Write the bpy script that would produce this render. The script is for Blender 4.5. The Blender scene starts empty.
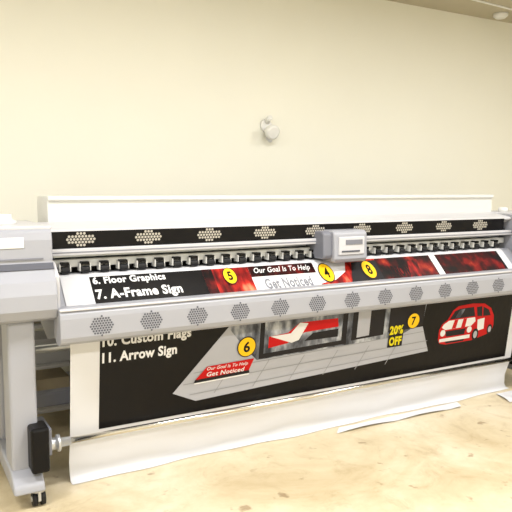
import bpy, bmesh, math, random
from mathutils import Vector
random.seed(4)
scn=bpy.context.scene
scn.view_settings.view_transform='Standard'
COL=scn.collection

def lin(c):
    return tuple((x/255/12.92 if x/255<=.04045 else ((x/255+.055)/1.055)**2.4) for x in c)+(1,)
def mat(name,rgb,rough=.5,metal=0,noise=0,scale=8,bump=0,bscale=60,emit=0,spec=.5):
    m=bpy.data.materials.new(name); m.use_nodes=True
    nt=m.node_tree; b=nt.nodes['Principled BSDF']
    b.inputs['Base Color'].default_value=lin(rgb); b.inputs['Roughness'].default_value=rough
    b.inputs['Metallic'].default_value=metal; b.inputs['Specular IOR Level'].default_value=spec
    tc=nt.nodes.new('ShaderNodeTexCoord')
    if noise:
        n=nt.nodes.new('ShaderNodeTexNoise'); n.inputs['Scale'].default_value=scale; n.inputs['Detail'].default_value=5
        nt.links.new(tc.outputs['Object'],n.inputs['Vector'])
        r=nt.nodes.new('ShaderNodeMix'); r.data_type='RGBA'
        r.inputs[6].default_value=lin(tuple(max(0,x*(1-noise)) for x in rgb)); r.inputs[7].default_value=lin(tuple(min(255,x*(1+noise*.5)) for x in rgb))
        nt.links.new(n.outputs['Fac'],r.inputs[0]); nt.links.new(r.outputs[2],b.inputs['Base Color'])
    if bump:
        n=nt.nodes.new('ShaderNodeTexNoise'); n.inputs['Scale'].default_value=bscale
        nt.links.new(tc.outputs['Object'],n.inputs['Vector'])
        bp=nt.nodes.new('ShaderNodeBump'); bp.inputs['Strength'].default_value=bump; bp.inputs['Distance'].default_value=.01
        nt.links.new(n.outputs['Fac'],bp.inputs['Height']); nt.links.new(bp.outputs['Normal'],b.inputs['Normal'])
    if emit:
        b.inputs['Emission Color'].default_value=lin(rgb); b.inputs['Emission Strength'].default_value=emit
    return m
def ramp_mat(name,stops,scale=6,rough=.4,stretch=(1,1,1),bump=0,detail=6):
    m=bpy.data.materials.new(name); m.use_nodes=True
    nt=m.node_tree; b=nt.nodes['Principled BSDF']; b.inputs['Roughness'].default_value=rough; b.inputs['Specular IOR Level'].default_value=.2
    tc=nt.nodes.new('ShaderNodeTexCoord'); mp=nt.nodes.new('ShaderNodeMapping'); mp.inputs['Scale'].default_value=stretch
    n=nt.nodes.new('ShaderNodeTexNoise'); n.inputs['Scale'].default_value=scale; n.inputs['Detail'].default_value=detail
    cr=nt.nodes.new('ShaderNodeValToRGB')
    nt.links.new(tc.outputs['Object'],mp.inputs[0]); nt.links.new(mp.outputs[0],n.inputs['Vector']); nt.links.new(n.outputs['Fac'],cr.inputs[0]); nt.links.new(cr.outputs[0],b.inputs['Base Color'])
    e=cr.color_ramp.elements
    while len(e)<len(stops): e.new(.5)
    for i,(p,c) in enumerate(stops): e[i].position=p; e[i].color=lin(c)
    return m

def empty(name,loc=(0,0,0)):
    o=bpy.data.objects.new(name,None); o.location=loc; COL.objects.link(o); return o
def mk(name,verts,faces,m,parent=None,smooth=False,bevel=0,segs=2):
    me=bpy.data.meshes.new(name); me.from_pydata(verts,[],faces); 
    bm=bmesh.new(); bm.from_mesh(me); bmesh.ops.recalc_face_normals(bm,faces=bm.faces); bm.to_mesh(me); bm.free()
    if m: me.materials.append(m)
    if smooth:
        for p in me.polygons: p.use_smooth=True
    o=bpy.data.objects.new(name,me); COL.objects.link(o)
    if parent: o.parent=parent
    if bevel:
        md=o.modifiers.new('bevel','BEVEL'); md.width=bevel; md.segments=segs; md.limit_method='ANGLE'; md.angle_limit=math.radians(35)
    return o
def box(name,x0,x1,y0,y1,z0,z1,m,parent=None,bevel=0,segs=2):
    v=[(x,y,z) for x in(x0,x1) for y in(y0,y1) for z in(z0,z1)]
    f=[(0,1,3,2),(4,6,7,5),(0,4,5,1),(2,3,7,6),(0,2,6,4),(1,5,7,3)]
    return mk(name,v,f,m,parent,bevel=bevel,segs=segs)
def boxes(name,L,m,parent=None,bevel=0):
    v=[];f=[]
    for (x0,x1,y0,y1,z0,z1) in L:
        k=len(v); v+=[(x,y,z) for x in(x0,x1) for y in(y0,y1) for z in(z0,z1)]
        f+=[tuple(k+i for i in q) for q in [(0,1,3,2),(4,6,7,5),(0,4,5,1),(2,3,7,6),(0,2,6,4),(1,5,7,3)]]
    return mk(name,v,f,m,parent,bevel=bevel)
def extx(name,prof,x0,x1,m,parent=None,bevel=0,segs=3):
    n=len(prof); v=[(x0,y,z) for y,z in prof]+[(x1,y,z) for y,z in prof]
    f=[tuple(range(n)),tuple(range(2*n-1,n-1,-1))]+[(i,(i+1)%n,n+(i+1)%n,n+i) for i in range(n)]
    return mk(name,v,f,m,parent,bevel=bevel,segs=segs)
def rings(name,L,m,parent=None,n=24,smooth=True):
    v=[];f=[]
    for (c,ax,r) in L:
        ax=Vector(ax).normalized(); t=Vector((0,0,1)) if abs(ax.z)<.9 else Vector((1,0,0))
        a=ax.cross(t).normalized(); b=ax.cross(a)
        for i in range(n):
            w=2*math.pi*i/n; v.append(tuple(Vector(c)+a*r*math.cos(w)+b*r*math.sin(w)))
    for k in range(len(L)-1):
        for i in range(n): f.append((k*n+i,k*n+(i+1)%n,(k+1)*n+(i+1)%n,(k+1)*n+i))
    f.append(tuple(range(n))); f.append(tuple(range((len(L)-1)*n,len(L)*n)))
    o=mk(name,v,f,m,parent)
    if smooth:
        for p in o.data.polygons: p.use_smooth=len(p.vertices)==4
    return o
def cyl(name,p0,p1,r,m,parent=None,n=20):
    ax=Vector(p1)-Vector(p0)
    return rings(name,[(p0,ax,r),(p1,ax,r)],m,parent,n)
def cyls(name,L,m,parent=None,n=14):
    v=[];f=[]
    for p0,p1,r in L:
        k=len(v); ax=(Vector(p1)-Vector(p0)).normalized(); t=Vector((0,0,1)) if abs(ax.z)<.9 else Vector((1,0,0))
        a=ax.cross(t).normalized(); b=ax.cross(a)
        for c in(p0,p1):
            for i in range(n):
                w=2*math.pi*i/n; v.append(tuple(Vector(c)+a*r*math.cos(w)+b*r*math.sin(w)))
        for i in range(n): f.append((k+i,k+(i+1)%n,k+n+(i+1)%n,k+n+i))
        f.append(tuple(range(k,k+n))); f.append(tuple(range(k+n,k+2*n)))
    return mk(name,v,f,m,parent)

# ---------------------------------------------------------------- materials
M_wall=mat('wall_paint',(235,234,223),.75,noise=.02,scale=1.2,bump=.05,bscale=90)
M_ceil=mat('ceiling_paint',(188,180,158),.85,noise=.03,scale=2)
M_base=mat('baseboard_paint',(216,210,192),.6)
M_grey=mat('grey_enamel',(158,160,169),.38,noise=.02,scale=3)
M_greyd=mat('grey_enamel_dark',(118,120,130),.42)
M_greyl=mat('light_grey_enamel',(196,196,200),.4)
M_white=mat('white_panel',(212,212,208),.4)
M_alu=mat('aluminium',(200,202,206),.32,metal=.7)
M_black=mat('black_plastic',(12,11,13),.4,spec=.2)
M_dark=mat('dark_cavity',(20,18,20),.6,spec=.2)
M_vent=mat('vent_hole',(78,80,90),.6)
M_hexl=mat('vent_cream',(178,173,162),.5)
M_rub=mat('black_rubber',(24,24,26),.55,spec=.3)
M_chrome=mat('chrome',(215,212,205),.18,metal=1)
M_vinyl=mat('white_vinyl',(214,215,220),.35,bump=.25,bscale=5)
M_pblack=mat('print_black',(9,7,9),.33,noise=.35,scale=40,bump=.1,bscale=25,spec=.22)
M_pwhite=mat('print_white',(226,226,228),.4,spec=.2)
M_pred=mat('print_red',(190,16,20),.4,spec=.2)
M_pdred=ramp_mat('print_dark_red',[(.38,(10,4,5)),(.50,(56,7,8)),(.62,(122,20,17)),(.80,(205,84,48))],4,.35,(2.2,1,2.4))
M_pstreak=ramp_mat('print_red_photo',[(.32,(24,5,7)),(.47,(120,17,17)),(.58,(185,40,30)),(.76,(230,150,112))],6,.35,(3,1,1.2))
M_pgrey=mat('print_grey',(176,178,188),.4,noise=.05,scale=5,spec=.2)
M_pgrey2=mat('print_midgrey',(128,130,138),.4,spec=.2)
M_pline=mat('print_line_grey',(148,150,156),.4,spec=.2)
M_pdk=mat('print_darkgrey',(32,30,34),.4,spec=.2)
M_pglass=ramp_mat('print_glass',[(.35,(56,58,66)),(.5,(116,120,130)),(.65,(190,194,202))],7,.35,(2,1,1))
M_yel=mat('print_yellow',(248,196,28),.4,spec=.2)
M_lime=mat('print_lime',(222,206,24),.4,spec=.2)
M_carton=mat('carton_beige',(186,174,150),.8,noise=.05)
M_plast=mat('white_plastic',(228,228,226),.35)
def floor_mat():
    m=bpy.data.materials.new('worn_concrete'); m.use_nodes=True; nt=m.node_tree; b=nt.nodes['Principled BSDF']
    tc=nt.nodes.new('ShaderNodeTexCoord')
    def N(s,d,r=.6,dist=0):
        n=nt.nodes.new('ShaderNodeTexNoise'); n.inputs['Scale'].default_value=s; n.inputs['Detail'].default_value=d; n.inputs['Roughness'].default_value=r; n.inputs['Distortion'].default_value=dist
        nt.links.new(tc.outputs['Object'],n.inputs['Vector']); return n
    def R(n,st):
        c=nt.nodes.new('ShaderNodeValToRGB'); e=c.color_ramp.elements
        while len(e)<len(st): e.new(.5)
        for i,(p,q) in enumerate(st): e[i].position=p; e[i].color=lin(q)
        nt.links.new(n.outputs['Fac'],c.inputs[0]); return c
    def MX(a,bc,f,mode='MULTIPLY'):
        x=nt.nodes.new('ShaderNodeMix'); x.data_type='RGBA'; x.blend_type=mode; x.inputs[0].default_value=f
        nt.links.new(a,x.inputs[6]); nt.links.new(bc,x.inputs[7]); return x.outputs[2]
    big=R(N(1.3,7,.65,.6),[(.3,(190,173,140)),(.46,(208,195,166)),(.6,(221,210,187)),(.72,(227,221,205))])
    med=R(N(5,9,.75,.8),[(.3,(200,186,160)),(.47,(244,240,230)),(.7,(255,255,255))])
    spots=R(N(9,3,.5),[(.27,(150,120,84)),(.34,(255,255,255)),(.6,(255,255,255))])
    o=MX(big.outputs[0],med.outputs[0],.6); o=MX(o,spots.outputs[0],.6)
    nt.links.new(o,b.inputs['Base Color']); b.inputs['Roughness'].default_value=.36
    bp=nt.nodes.new('ShaderNodeBump'); bp.inputs['Strength'].default_value=.2; bp.inputs['Distance'].default_value=.01
    nt.links.new(N(14,6).outputs['Fac'],bp.inputs['Height']); nt.links.new(bp.outputs['Normal'],b.inputs['Normal'])
    return m
M_floor=floor_mat()

# ---------------------------------------------------------------- room
X0,X1,Y0,Y1,H=-3.0,8.0,-2.5,4.65,3.19
box('floor',X0,X1,Y0,Y1,-.1,0,M_floor)
box('ceiling',X0,X1,Y0,Y1,H,H+.1,M_ceil)
box('wall_back',X0-.1,X1+.1,Y1,Y1+.1,-.1,H+.1,M_wall)
box('wall_front',X0-.1,X1+.1,Y0-.1,Y0,-.1,H+.1,M_wall)
box('wall_left',X0-.1,X0,Y0,Y1,-.1,H+.1,M_wall)
box('wall_right',X1,X1+.1,Y0,Y1,-.1,H+.1,M_wall)
box('baseboard_back',X0,X1,Y1-.012,Y1,0,.09,M_base,bevel=.004)

# ---------------------------------------------------------------- printer
P=empty('large_format_printer')
PX0,PX1=.675,4.15
extx('rear_hood',[(3.60,1.30),(3.60,1.447),(3.582,1.45),(3.582,1.473),(3.86,1.473),(3.88,1.44),(3.88,1.0),(3.60,1.0)],.735,4.17,M_white,P,bevel=.005)
extx('top_cover',[(3.40,1.298),(3.43,1.31),(3.60,1.335),(3.60,1.20),(3.40,1.285)],.675,4.16,M_greyl,P,bevel=.004)
extx('black_band',[(3.405,1.205),(3.398,1.292),(3.43,1.30),(3.45,1.205)],PX0,PX1-.07,M_black,P,bevel=.003)
def hexdots(name,cx,cz,a,b,s,r,y,m,parent,slope=0):
    v=[];f=[]
    rows=int(b/(s*.87))+1
    for X in cx:
        for j in range(-rows,rows+1):
            z=j*s*.87
            for i in range(-8,9):
                x=(i+(j%2)*.5)*s
                if (x/a)**2+(z/b)**2<1:
                    k=len(v)
                    for q in range(6):
                        w=math.pi/6+q*math.pi/3
                        zz=cz+z+r*math.sin(w)
                        v.append((X+x+r*math.cos(w),y+slope*(zz-cz),zz))
                    f.append(tuple(range(k,k+6)))
    return mk(name,v,f,m,parent)
hexdots('band_vents',[.86+.37*i for i in range(9)],1.250,.072,.032,.0175,.0074,3.3995,M_hexl,P,-.083)
box('upper_rail',PX0,PX1,3.385,3.43,1.168,1.203,M_greyl,P,bevel=.004)
box('rail_groove',PX0,PX1,3.383,3.387,1.181,1.187,M_greyd,P)
box('cavity_back',PX0,PX1,3.56,3.60,1.0,1.21,M_dark,P)
box('cavity_roof',PX0,PX1,3.45,3.60,1.20,1.212,M_dark,P)
box('carriage_rail',PX0,PX1,3.50,3.54,1.145,1.175,M_alu,P,bevel=.004)
box('roller_beam',PX0,PX1,3.455,3.50,1.10,1.143,M_white,P,bevel=.004)
n=32; wheels=[];arms=[];caps=[]
for i in range(n):
    x=.78+i*.1045
    wheels.append(((x-.022,3.425,1.087),(x+.022,3.425,1.087),.019))
    arms.append((x-.030,x-.024,3.42,3.47,1.08,1.12)); arms.append((x+.024,x+.030,3.42,3.47,1.08,1.12))
    caps.append((x-.020,x+.020,3.415,3.455,1.113,1.129))
cyls('pinch_wheels',wheels,M_rub,P)
boxes('pinch_arms',arms,M_white,P)
boxes('pinch_caps',caps,M_black,P)
extx('platen',[(3.56,1.0),(3.56,1.060),(3.415,1.060),(3.39,1.045),(3.225,.875),(3.23,.78),(3.40,.74),(3.56,.80)],PX0,PX1,M_grey,P)
box('rear_beam',PX0,PX1,3.58,3.86,.80,1.02,M_greyd,P,bevel=.01)
extx('dryer_trough',[(3.065,.936),(3.052,.922),(3.048,.90),(3.048,.81),(3.056,.788),(3.075,.774),(3.10,.768),(3.15,.775),(3.165,.80),(3.165,.94),(3.15,.947),(3.085,.947)],.665,4.15,M_grey,P)
box('trough_lip',.665,4.15,3.052,3.075,.936,.947,M_greyl,P,bevel=.004)
hexdots('trough_vents',[.86+.2512*i for i in range(14)],.856,.060,.048,.0135,.0054,3.0468,M_vent,P)
for i,x in enumerate((.72,1.5,2.4,3.3,4.08)):
    box('trough_bracket_%d'%(i+1),x-.02,x+.02,3.14,3.30,.80,.83,M_greyd,P)

# print carriage
C=P
extx('carriage_housing',[(3.29,1.05),(3.275,1.075),(3.28,1.235),(3.30,1.253),(3.52,1.258),(3.54,1.24),(3.54,1.07)],2.40,2.66,M_grey,C,bevel=.012)
extx('carriage_blur_block',[(3.31,1.075),(3.30,1.10),(3.305,1.235),(3.33,1.25),(3.52,1.25),(3.53,1.075)],2.335,2.402,M_greyd,C,bevel=.01)  # added darker block standing in for motion blur left of the carriage
box('carriage_panel',2.43,2.63,3.268,3.282,1.10,1.215,M_greyl,C,bevel=.006)
box('carriage_label',2.48,2.61,3.264,3.27,1.165,1.195,M_greyd,C)
box('carriage_slot',2.45,2.59,3.264,3.27,1.118,1.128,M_vent,C)

def cabinet(tag,x0,x1):
    prof=[(3.20,1.325),(3.175,1.31),(3.165,1.27),(3.165,1.16),(3.14,1.13),(3.095,1.08),(3.075,1.02),(3.075,.95),(3.10,.905),(3.16,.885),(3.84,.885),(3.86,.91),(3.86,1.30),(3.84,1.325)]
    extx(tag+'_cabinet_body',prof,x0,x1,M_grey,P,bevel=.008)
    box(tag+'_cabinet_lid',x0-.004,x1+.004,3.19,3.85,1.318,1.336,M_greyl,P,bevel=.005)
    extx(tag+'_cabinet_seam',[(3.1365,1.135),(3.158,1.162),(3.164,1.162),(3.145,1.13)],x0+.001,x1-.001,M_vent,P)
cabinet('left',-.10,.665)
cabinet('right',4.16,4.95)
box('cabinet_nameplate',.20,.535,3.160,3.167,1.235,1.285,M_plast,P,bevel=.003)
box('control_strip',.0,.62,3.160,3.167,1.178,1.186,M_greyd,P)
extx('left_hinge_plate',[(3.11,.90),(3.11,1.10),(3.20,1.16),(3.36,1.16),(3.36,.90)],.662,.682,M_greyl,P,bevel=.005)

def leg(tag,xc):
    w=.062
    extx(tag+'_leg_front',[(3.16,.89),(3.165,.10),(3.36,.10),(3.36,.89)],xc-w,xc+w,M_grey,P,bevel=.015)
    extx(tag+'_leg_rear',[(3.62,.89),(3.62,.10),(3.76,.10),(3.76,.89)],xc-w*.8,xc+w*.8,M_grey,P,bevel=.015)
    extx(tag+'_leg_foot',[(3.12,.15),(3.08,.12),(3.07,.082),(3.98,.082),(3.97,.12),(3.88,.17),(3.16,.17)],xc-w*1.15,xc+w*1.15,M_grey,P,bevel=.012)
    for k,y in enumerate((3.12,3.90)):
        nm='%s_castor_%d'%(tag,k+1); x=xc+.045
        cyl(nm+'_wheel_outer',(x-.030,y,.035),(x-.008,y,.035),.034,M_rub,P)
        cyl(nm+'_wheel_inner',(x+.008,y,.035),(x+.030,y,.035),.034,M_rub,P)
        cyl(nm+'_axle',(x-.034,y,.035),(x+.034,y,.035),.013,M_alu,P,12)
        box(nm+'_fork',x-.007,x+.007,y-.036,y+.026,.03,.088,M_alu,P,bevel=.003)
        cyl(nm+'_swivel',(x,y,.07),(x,y,.086),.034,M_alu,P)
leg('left',.508); leg('right',4.33)
box('leg_crossbeam',.50,4.40,3.64,3.72,.30,.38,M_greyd,P,bevel=.01)
cyl('leg_crossbar',(.5,3.70,.62),(4.38,3.70,.62),.022,M_alu,P)
# take-up drive at the left leg
box('takeup_motor',.520,.605,3.07,3.20,.17,.39,M_black,P,bevel=.014)
box('takeup_mount',.53,.64,3.19,3.40,.20,.34,M_greyd,P,bevel=.008)
box('right_takeup_bracket',4.14,4.24,3.14,3.36,.16,.42,M_black,P,bevel=.012)
RY,RZ=3.225,.247
rings('takeup_gear',[((.600,RY-.01,RZ),(1,0,0),.045),((.620,RY-.01,RZ),(1,0,0),.052),((.624,RY,RZ),(1,0,0),.034),((.664,RY,RZ),(1,0,0),.030),((.668,RY,RZ),(1,0,0),.043),((.682,RY,RZ),(1,0,0),.043),((.686,RY,RZ),(1,0,0),.024),((.735,RY,RZ),(1,0,0),.022)],M_alu,P)
cyl('takeup_rod',(.67,RY,RZ),(4.16,RY,RZ),.015,M_chrome,P)
# small items on left cabinet
rings('ink_cap',[((.50,3.45,1.334),(0,0,1),.05),((.50,3.45,1.35),(0,0,1),.052),((.50,3.45,1.362),(0,0,1),.03),((.50,3.45,1.385),(0,0,1),.028)],M_plast,P)
box('cabinet_switch_box',.30,.45,3.40,3.55,1.334,1.37,M_plast,P,bevel=.008)
rings('beacon_base',[((4.30,3.6,1.334),(0,0,1),.04),((4.30,3.6,1.37),(0,0,1),.035)],M_plast,P)

# ---------------------------------------------------------------- vinyl banner
B=empty('printed_vinyl_banner')
path=[(3.50,1.065),(3.41,1.064),(3.388,1.050),(3.222,.880),(3.205,.85),(3.20,.80),(3.270,.262),(3.285,.20),(3.315,.10),(3.312,.03),(3.295,.004),(3.26,.003)]
def ymap(z):
    for (ya,za),(yb,zb) in zip(path[1:],path[2:]):
        if zb<=z<=za: return ya+(yb-ya)*(z-za)/(zb-za)
    return path[1][0]
def nrm(z):
    for (ya,za),(yb,zb) in zip(path[1:],path[2:]):
        if zb<=z<=za:
            dy,dz=yb-ya,zb-za; L=math.hypot(dy,dz); return (dz/L,-dy/L)
    return (0,1)
def mp(x,z,lay):
    ny,nz=nrm(z); y=ymap(z); o=.0012+.0009*lay
    return (x,y+ny*o,z+nz*o)
NX=90; vx0,vx1=.745,4.055
v=[];f=[]
pp=[]
for (a,b) in zip(path,path[1:]):
    st=max(1,int(math.hypot(b[0]-a[0],b[1]-a[1])/.05))
    for s in range(st): pp.append((a[0]+(b[0]-a[0])*s/st,a[1]+(b[1]-a[1])*s/st))
pp.append(path[-1])
for i in range(NX+1):
    x=vx0+(vx1-vx0)*i/NX
    for (y,z) in pp:
        amp=max(0,(.20-z)/.20)
        v.append((x,y+amp*(.012*math.sin(x*5.1)+.006*math.sin(x*13.7+1)),max(z,.003)))
m_=len(pp)
for i in range(NX):
    for j in range(m_-1): f.append((i*m_+j,i*m_+j+1,(i+1)*m_+j+1,(i+1)*m_+j))
sh=mk('vinyl_sheet',v,f,M_vinyl,B,smooth=True)

def poly(name,pts,m,lay):
    return mk(name,[mp(x,z,lay) for x,z in pts],[tuple(range(len(pts)))],m,B)
def rect(name,x0,x1,z0,z1,m,lay): return poly(name,[(x0,z0),(x1,z0),(x1,z1),(x0,z1)],m,lay)
def disc(name,x,z,r,m,lay,n=28,ry=None): return poly(name,[(x+r*math.cos(2*math.pi*i/n),z+(ry or r)*math.sin(2*math.pi*i/n)) for i in range(n)],m,lay)
def text(name,s,x0,x1,z0,z1,m,lay,bold=.035,shear=0):
    cu=bpy.data.curves.new(name,'FONT'); cu.body=s; cu.size=1; cu.offset=bold; cu.shear=shear; cu.resolution_u=3; cu.space_character=1.06
    o=bpy.data.objects.new('tmp',cu); COL.objects.link(o)
    dg=bpy.context.evaluated_depsgraph_get(); dg.update()
    me=bpy.data.meshes.new_from_object(o.evaluated_get(dg)); bpy.data.objects.remove(o)
    xs=[q.co.x for q in me.vertices]; ys=[q.co.y for q in me.vertices]
    ax,bx,ay,by=min(xs),max(xs),min(ys),max(ys)
    for q in me.vertices:
        X=x0+(q.co.x-ax)/(bx-ax)*(x1-x0); Z=z0+(q.co.y-ay)/(by-ay)*(z1-z0)
        q.co=mp(X,Z,lay)
    me.materials.clear(); me.materials.append(m)
    o=bpy.data.objects.new(name,me); COL.objects.link(o); o.parent=B
    return o
px0,px1=.893,3.985
rect('print_ground_lower',px0,px1,.263,.80,M_pblack,0)
rect('print_ground_upper',px0,px1,.881,1.049,M_pblack,0)
# ---- lower picture
text('line_arrow_sign','11. Arrow Sign',.905,1.315,.607,.680,M_pwhite,3)
text('line_custom_flags','10. Custom Flags',.905,1.395,.695,.768,M_pwhite,3)
poly('pavement',[(1.30,.395),(1.66,.78),(3.12,.78),(3.10,.60),(3.18,.405),(1.44,.330)],M_pgrey,1)
poly('shopfront_wall',[(1.62,.74),(1.66,.78),(3.12,.78),(3.10,.62),(2.9,.545),(1.82,.52),(1.74,.60)],M_pglass,2)
for i,(a,b) in enumerate([((1.42,.50),(3.12,.555)),((1.36,.44),(3.16,.485)),((1.40,.375),(3.17,.435))]):
    poly('pavement_joint_%d'%(i+1),[a,b,(b[0],b[1]-.005),(a[0],a[1]-.005)],M_pline,3)
for i,x in enumerate((1.65,1.9,2.15,2.4,2.65,2.9)):
    poly('pavement_seam_%d'%(i+1),[(x,.51),(x+.006,.51),(x-.10+.006,.36),(x-.10,.36)],M_pline,3)
poly('window_frame',[(1.83,.525),(1.83,.79),(2.46,.79),(2.46,.545)],M_pdk,4)
poly('window_glass',[(1.86,.555),(1.86,.79),(2.42,.79),(2.42,.572)],M_pglass,5)
poly('window_poster_red',[(1.89,.585),(1.89,.655),(2.02,.665),(2.10,.72),(2.38,.72),(2.39,.665),(2.14,.655),(2.02,.60)],M_pred,6)
poly('window_poster_dark',[(2.14,.60),(2.20,.645),(2.39,.652),(2.39,.60)],M_pdk,6)
poly('window_poster_white',[(1.90,.655),(2.05,.60),(2.10,.612),(2.16,.71),(2.10,.72),(2.04,.66)],M_pwhite,7)
poly('shop_door_dark',[(2.50,.56),(2.50,.79),(2.76,.79),(2.76,.57)],M_pdk,4)
poly('shop_door_light',[(2.54,.575),(2.54,.79),(2.64,.79),(2.64,.58)],M_pgrey,5)
poly('shop_corner_dark',[(2.80,.58),(2.80,.79),(3.11,.79),(3.10,.59)],M_pdk,4)
poly('curb_sign',[(1.43,.455),(1.50,.525),(1.80,.535),(1.77,.468)],M_pred,5)
poly('curb_sign_base',[(1.42,.437),(1.43,.456),(1.77,.469),(1.775,.449)],M_pdk,5)
poly('curb_sign_stand',[(1.43,.430),(1.42,.437),(1.775,.449),(1.77,.440)],M_pwhite,5)
text('curb_sign_script','Our Goal Is To Help',1.50,1.76,.497,.522,M_pwhite,6,.01,.3)
text('curb_sign_words','Get Noticed',1.50,1.74,.466,.492,M_pwhite,6,.02,.2)
def badge(nm,x,z,r,s):
    disc('badge_%s_rim'%nm,x,z,r,M_pdk,7); disc('badge_%s'%nm,x,z,r*.9,M_yel,8)
    w=r*.34*len(s); text('badge_%s_digit'%nm,s,x-w,x+w,z-r*.52,z+r*.52,M_pblack,9,.03)
badge('six',1.745,.612,.062,'6')
badge('seven',3.01,.640,.056,'7')
poly('discount_sign',[(2.805,.475),(2.81,.640),(2.935,.632),(2.93,.475)],M_pdk,5)
text('discount_percent','20%',2.812,2.928,.560,.622,M_lime,6,.05)
text('discount_off','OFF',2.815,2.922,.484,.546,M_lime,6,.05)
# car graphic (three-quarter front view)
poly('car_body',[(3.262,.475),(3.262,.545),(3.285,.585),(3.335,.615),(3.375,.675),(3.42,.702),(3.56,.710),(3.68,.700),(3.755,.66),(3.795,.60),(3.805,.53),(3.79,.475),(3.70,.455),(3.60,.435),(3.34,.432),(3.28,.445)],M_pred,2)
poly('car_windscreen',[(3.350,.612),(3.392,.668),(3.44,.682),(3.575,.684),(3.60,.615)],M_pdk,3)
poly('car_windscreen_glare',[(3.40,.618),(3.44,.675),(3.49,.678),(3.45,.618)],M_pglass,4)
poly('car_side_window_1',[(3.622,.612),(3.605,.680),(3.66,.682),(3.672,.608)],M_pdk,3)
poly('car_side_window_2',[(3.683,.607),(3.672,.678),(3.735,.650),(3.760,.605)],M_pdk,3)
poly('car_bonnet',[(3.285,.560),(3.30,.582),(3.345,.604),(3.60,.606),(3.61,.575),(3.57,.545),(3.32,.54)],M_pwhite,3)
poly('car_stripe_1',[(3.38,.543),(3.40,.604),(3.435,.604),(3.42,.543)],M_pred,4)
poly('car_stripe_2',[(3.47,.543),(3.485,.605),(3.52,.605),(3.51,.543)],M_pred,4)
poly('car_door_panel',[(3.64,.50),(3.63,.585),(3.70,.592),(3.705,.51)],M_pwhite,3)
poly('car_grille',[(3.335,.490),(3.325,.530),(3.52,.532),(3.51,.490)],M_pdk,3)
poly('car_bumper',[(3.275,.455),(3.275,.478),(3.57,.482),(3.57,.455)],M_pwhite,3)
poly('car_intake',[(3.34,.440),(3.33,.454),(3.52,.454),(3.51,.440)],M_pdk,4)
for i,x in enumerate((3.298,3.555)): disc('car_headlight_%d'%(i+1),x,.520,.024,M_pwhite,5,16); 
for i,(x,z,r) in enumerate(((3.622,.475,.046),(3.765,.500,.038))):
    disc('car_tyre_%d'%(i+1),x,z,r*.72,M_pdk,5,18,r); disc('car_rim_%d'%(i+1),x,z,r*.42,M_pgrey,6,14,r*.6)
# ---- upper picture
text('line_floor_graphics','6. Floor Graphics',.905,1.31,1.003,1.046,M_pwhite,3)
text('line_a_frame_sign','7. A-Frame Sign',.905,1.385,.930,.988,M_pwhite,3)
rect('photo_strip_red',1.54,1.84,.881,1.049,M_pstreak,1)
rect('photo_strip_black',1.54,1.60,.881,1.049,M_pdred,2)
rect('white_panel',1.84,2.30,.881,1.049,M_pwhite,1)
rect('white_panel_bar',1.84,2.30,.993,1.049,M_pdred,2)
text('script_line','Our Goal Is To Help',1.87,2.27,1.003,1.040,M_pwhite,3,.015,.3)
text('notice_line','Get Noticed',1.91,2.24,.925,.980,M_pgrey2,2,.03)
rect('panel_four',2.30,2.80,.881,1.049,M_pwhite,1)
poly('panel_red_wave',[(2.30,.881),(2.30,.93),(2.42,.945),(2.52,.985),(2.56,1.049),(2.80,1.049),(2.80,.881)],M_pstreak,2)
poly('panel_dark_shape',[(2.52,.90),(2.60,1.035),(2.80,1.04),(2.80,.90)],M_pdk,3)
rect('photo_strip_dark_red',2.80,3.30,.881,1.049,M_pdred,1)
poly('photo_highlight',[(3.02,.91),(3.07,1.02),(3.16,1.03),(3.12,.91)],M_pstreak,2)
text('photo_words','ARROW',2.86,3.05,.93,1.0,M_pblack,3)
rect('strip_divider',3.29,3.345,.881,1.049,M_pwhite,2)
rect('photo_strip_right',3.345,3.96,.881,1.049,M_pdred,1)
badge('five',1.70,1.005,.044,'5'); badge('four',2.37,.985,.055,'4'); badge('eight',2.71,.985,.055,'8')

def scrap(name,pts,h=.012):
    nx,ny=24,5; v=[];f=[]
    (ax,ay),(bx,by),(cx,cy),(dx,dy)=pts
    for i in range(nx+1):
        s=i/nx
        for j in range(ny+1):
            t=j/ny
            x=(ax*(1-s)+bx*s)*(1-t)+(dx*(1-s)+cx*s)*t; y=(ay*(1-s)+by*s)*(1-t)+(dy*(1-s)+cy*s)*t
            v.append((x,y,.003+h*abs(math.sin(s*7+t*2))*(1-t)))
    for i in range(nx):
        for j in range(ny):
            a=i*(ny+1)+j; f.append((a,a+1,a+ny+2,a+ny+1))
    return mk(name,v,f,M_vinyl,None,smooth=True)
scrap('vinyl_offcut',[(2.35,3.16),(3.40,3.14),(3.46,3.235),(2.42,3.235)],.012)
scrap('vinyl_offcut.001',[(3.78,3.04),(4.2,3.02),(4.25,3.225),(3.85,3.225)],.025)

# ---------------------------------------------------------------- shelf behind left leg
S=empty('storage_shelf')
sx0,sx1,sy0,sy1=.66,1.30,4.10,4.50
for i,(x,y) in enumerate(((sx0,sy0),(sx1,sy0),(sx0,sy1),(sx1,sy1))):
    box('post_%d'%(i+1),x-.015,x+.015,y-.015,y+.015,0,.84,M_greyd,S)
for i,z in enumerate((.12,.40,.66,.82)):
    box('shelf_%d'%(i+1),sx0-.02,sx1+.02,sy0-.02,sy1+.02,z,z+.02,M_greyl,S,bevel=.003)
box('carton_1',.72,.95,4.14,4.40,.14,.32,M_carton,S,bevel=.004)
box('carton_2',.98,1.22,4.14,4.40,.14,.28,M_plast,S,bevel=.004)
box('carton_3',.74,1.00,4.14,4.40,.42,.58,M_greyl,S,bevel=.004)
box('carton_4',.72,1.05,4.14,4.40,.68,.78,M_carton,S,bevel=.004)

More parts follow.
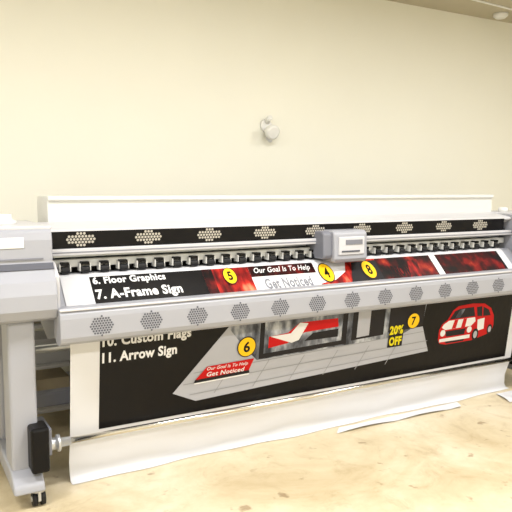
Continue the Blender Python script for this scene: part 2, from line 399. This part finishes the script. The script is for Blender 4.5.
# ---------------------------------------------------------------- wall / ceiling fittings
W=empty('wall_lamp')
rings('base_plate',[((2.70,4.65,2.03),(0,-1,0),.055),((2.70,4.635,2.03),(0,-1,0),.052),((2.70,4.63,2.03),(0,-1,0),.045)],M_plast,W)
rings('socket',[((2.70,4.63,2.06),(0,-.8,.6),.022),((2.70,4.59,2.085),(0,-.8,.6),.024),((2.70,4.575,2.095),(0,-.8,.6),.018)],M_plast,W)
rings('lamp_head',[((2.70,4.63,2.00),(0,-.9,-.4),.02),((2.70,4.60,1.99),(0,-.9,-.4),.040),((2.70,4.57,1.98),(0,-.9,-.4),.055),((2.70,4.53,1.965),(0,-.9,-.4),.060),((2.70,4.52,1.962),(0,-.9,-.4),.045)],M_plast,W)
rings('lamp_neck',[((2.70,4.60,1.96),(0,-.3,-1),.02),((2.70,4.585,1.92),(0,-.3,-1),.028),((2.70,4.575,1.895),(0,-.3,-1),.012)],M_greyl,W)
D=empty('smoke_detector')
rings('detector_body',[((5.18,4.45,H),(0,0,-1),.07),((5.18,4.45,H-.025),(0,0,-1),.068),((5.18,4.45,H-.045),(0,0,-1),.045)],M_plast,D)
cyl('trim_1',(4.4,4.22,H-.008),(6.6,4.40,H-.008),.009,M_plast)

E=mat('diffuser',(255,252,248),.5,emit=4)
for i,(x,y) in enumerate(((-.8,2.0),(2.0,2.0),(4.8,2.0),(-.8,-.8),(2.0,-.8),(4.8,-.8))):
    nm='ceiling_light' if i==0 else 'ceiling_light.%03d'%i
    G=empty(nm,(x,y,H))
    fr=box('frame',-.62,.62,-.32,.32,-.04,0,M_plast,G,bevel=.004)
    df=box('diffuser',-.58,.58,-.28,.28,-.048,-.038,E,G)
    L=bpy.data.lights.new('lamp','AREA'); L.shape='RECTANGLE'; L.size=1.16; L.size_y=.56; L.energy=(72,63,57)[i%3]; L.color=(1,.99,.975)
    lo=bpy.data.objects.new('lamp',L); lo.location=(0,0,-.055); COL.objects.link(lo); lo.parent=G
w=bpy.data.worlds.new('world'); scn.world=w; w.use_nodes=True
w.node_tree.nodes['Background'].inputs[0].default_value=(1,.98,.94,1); w.node_tree.nodes['Background'].inputs[1].default_value=.3

cam=bpy.data.cameras.new('camera'); co=bpy.data.objects.new('camera',cam); COL.objects.link(co)
cam.sensor_width=36; cam.lens=36*650/512; cam.clip_end=50
co.location=(0,0,1.5); co.rotation_euler=(math.radians(90-5.7),0,math.radians(60.7-90))
scn.camera=co
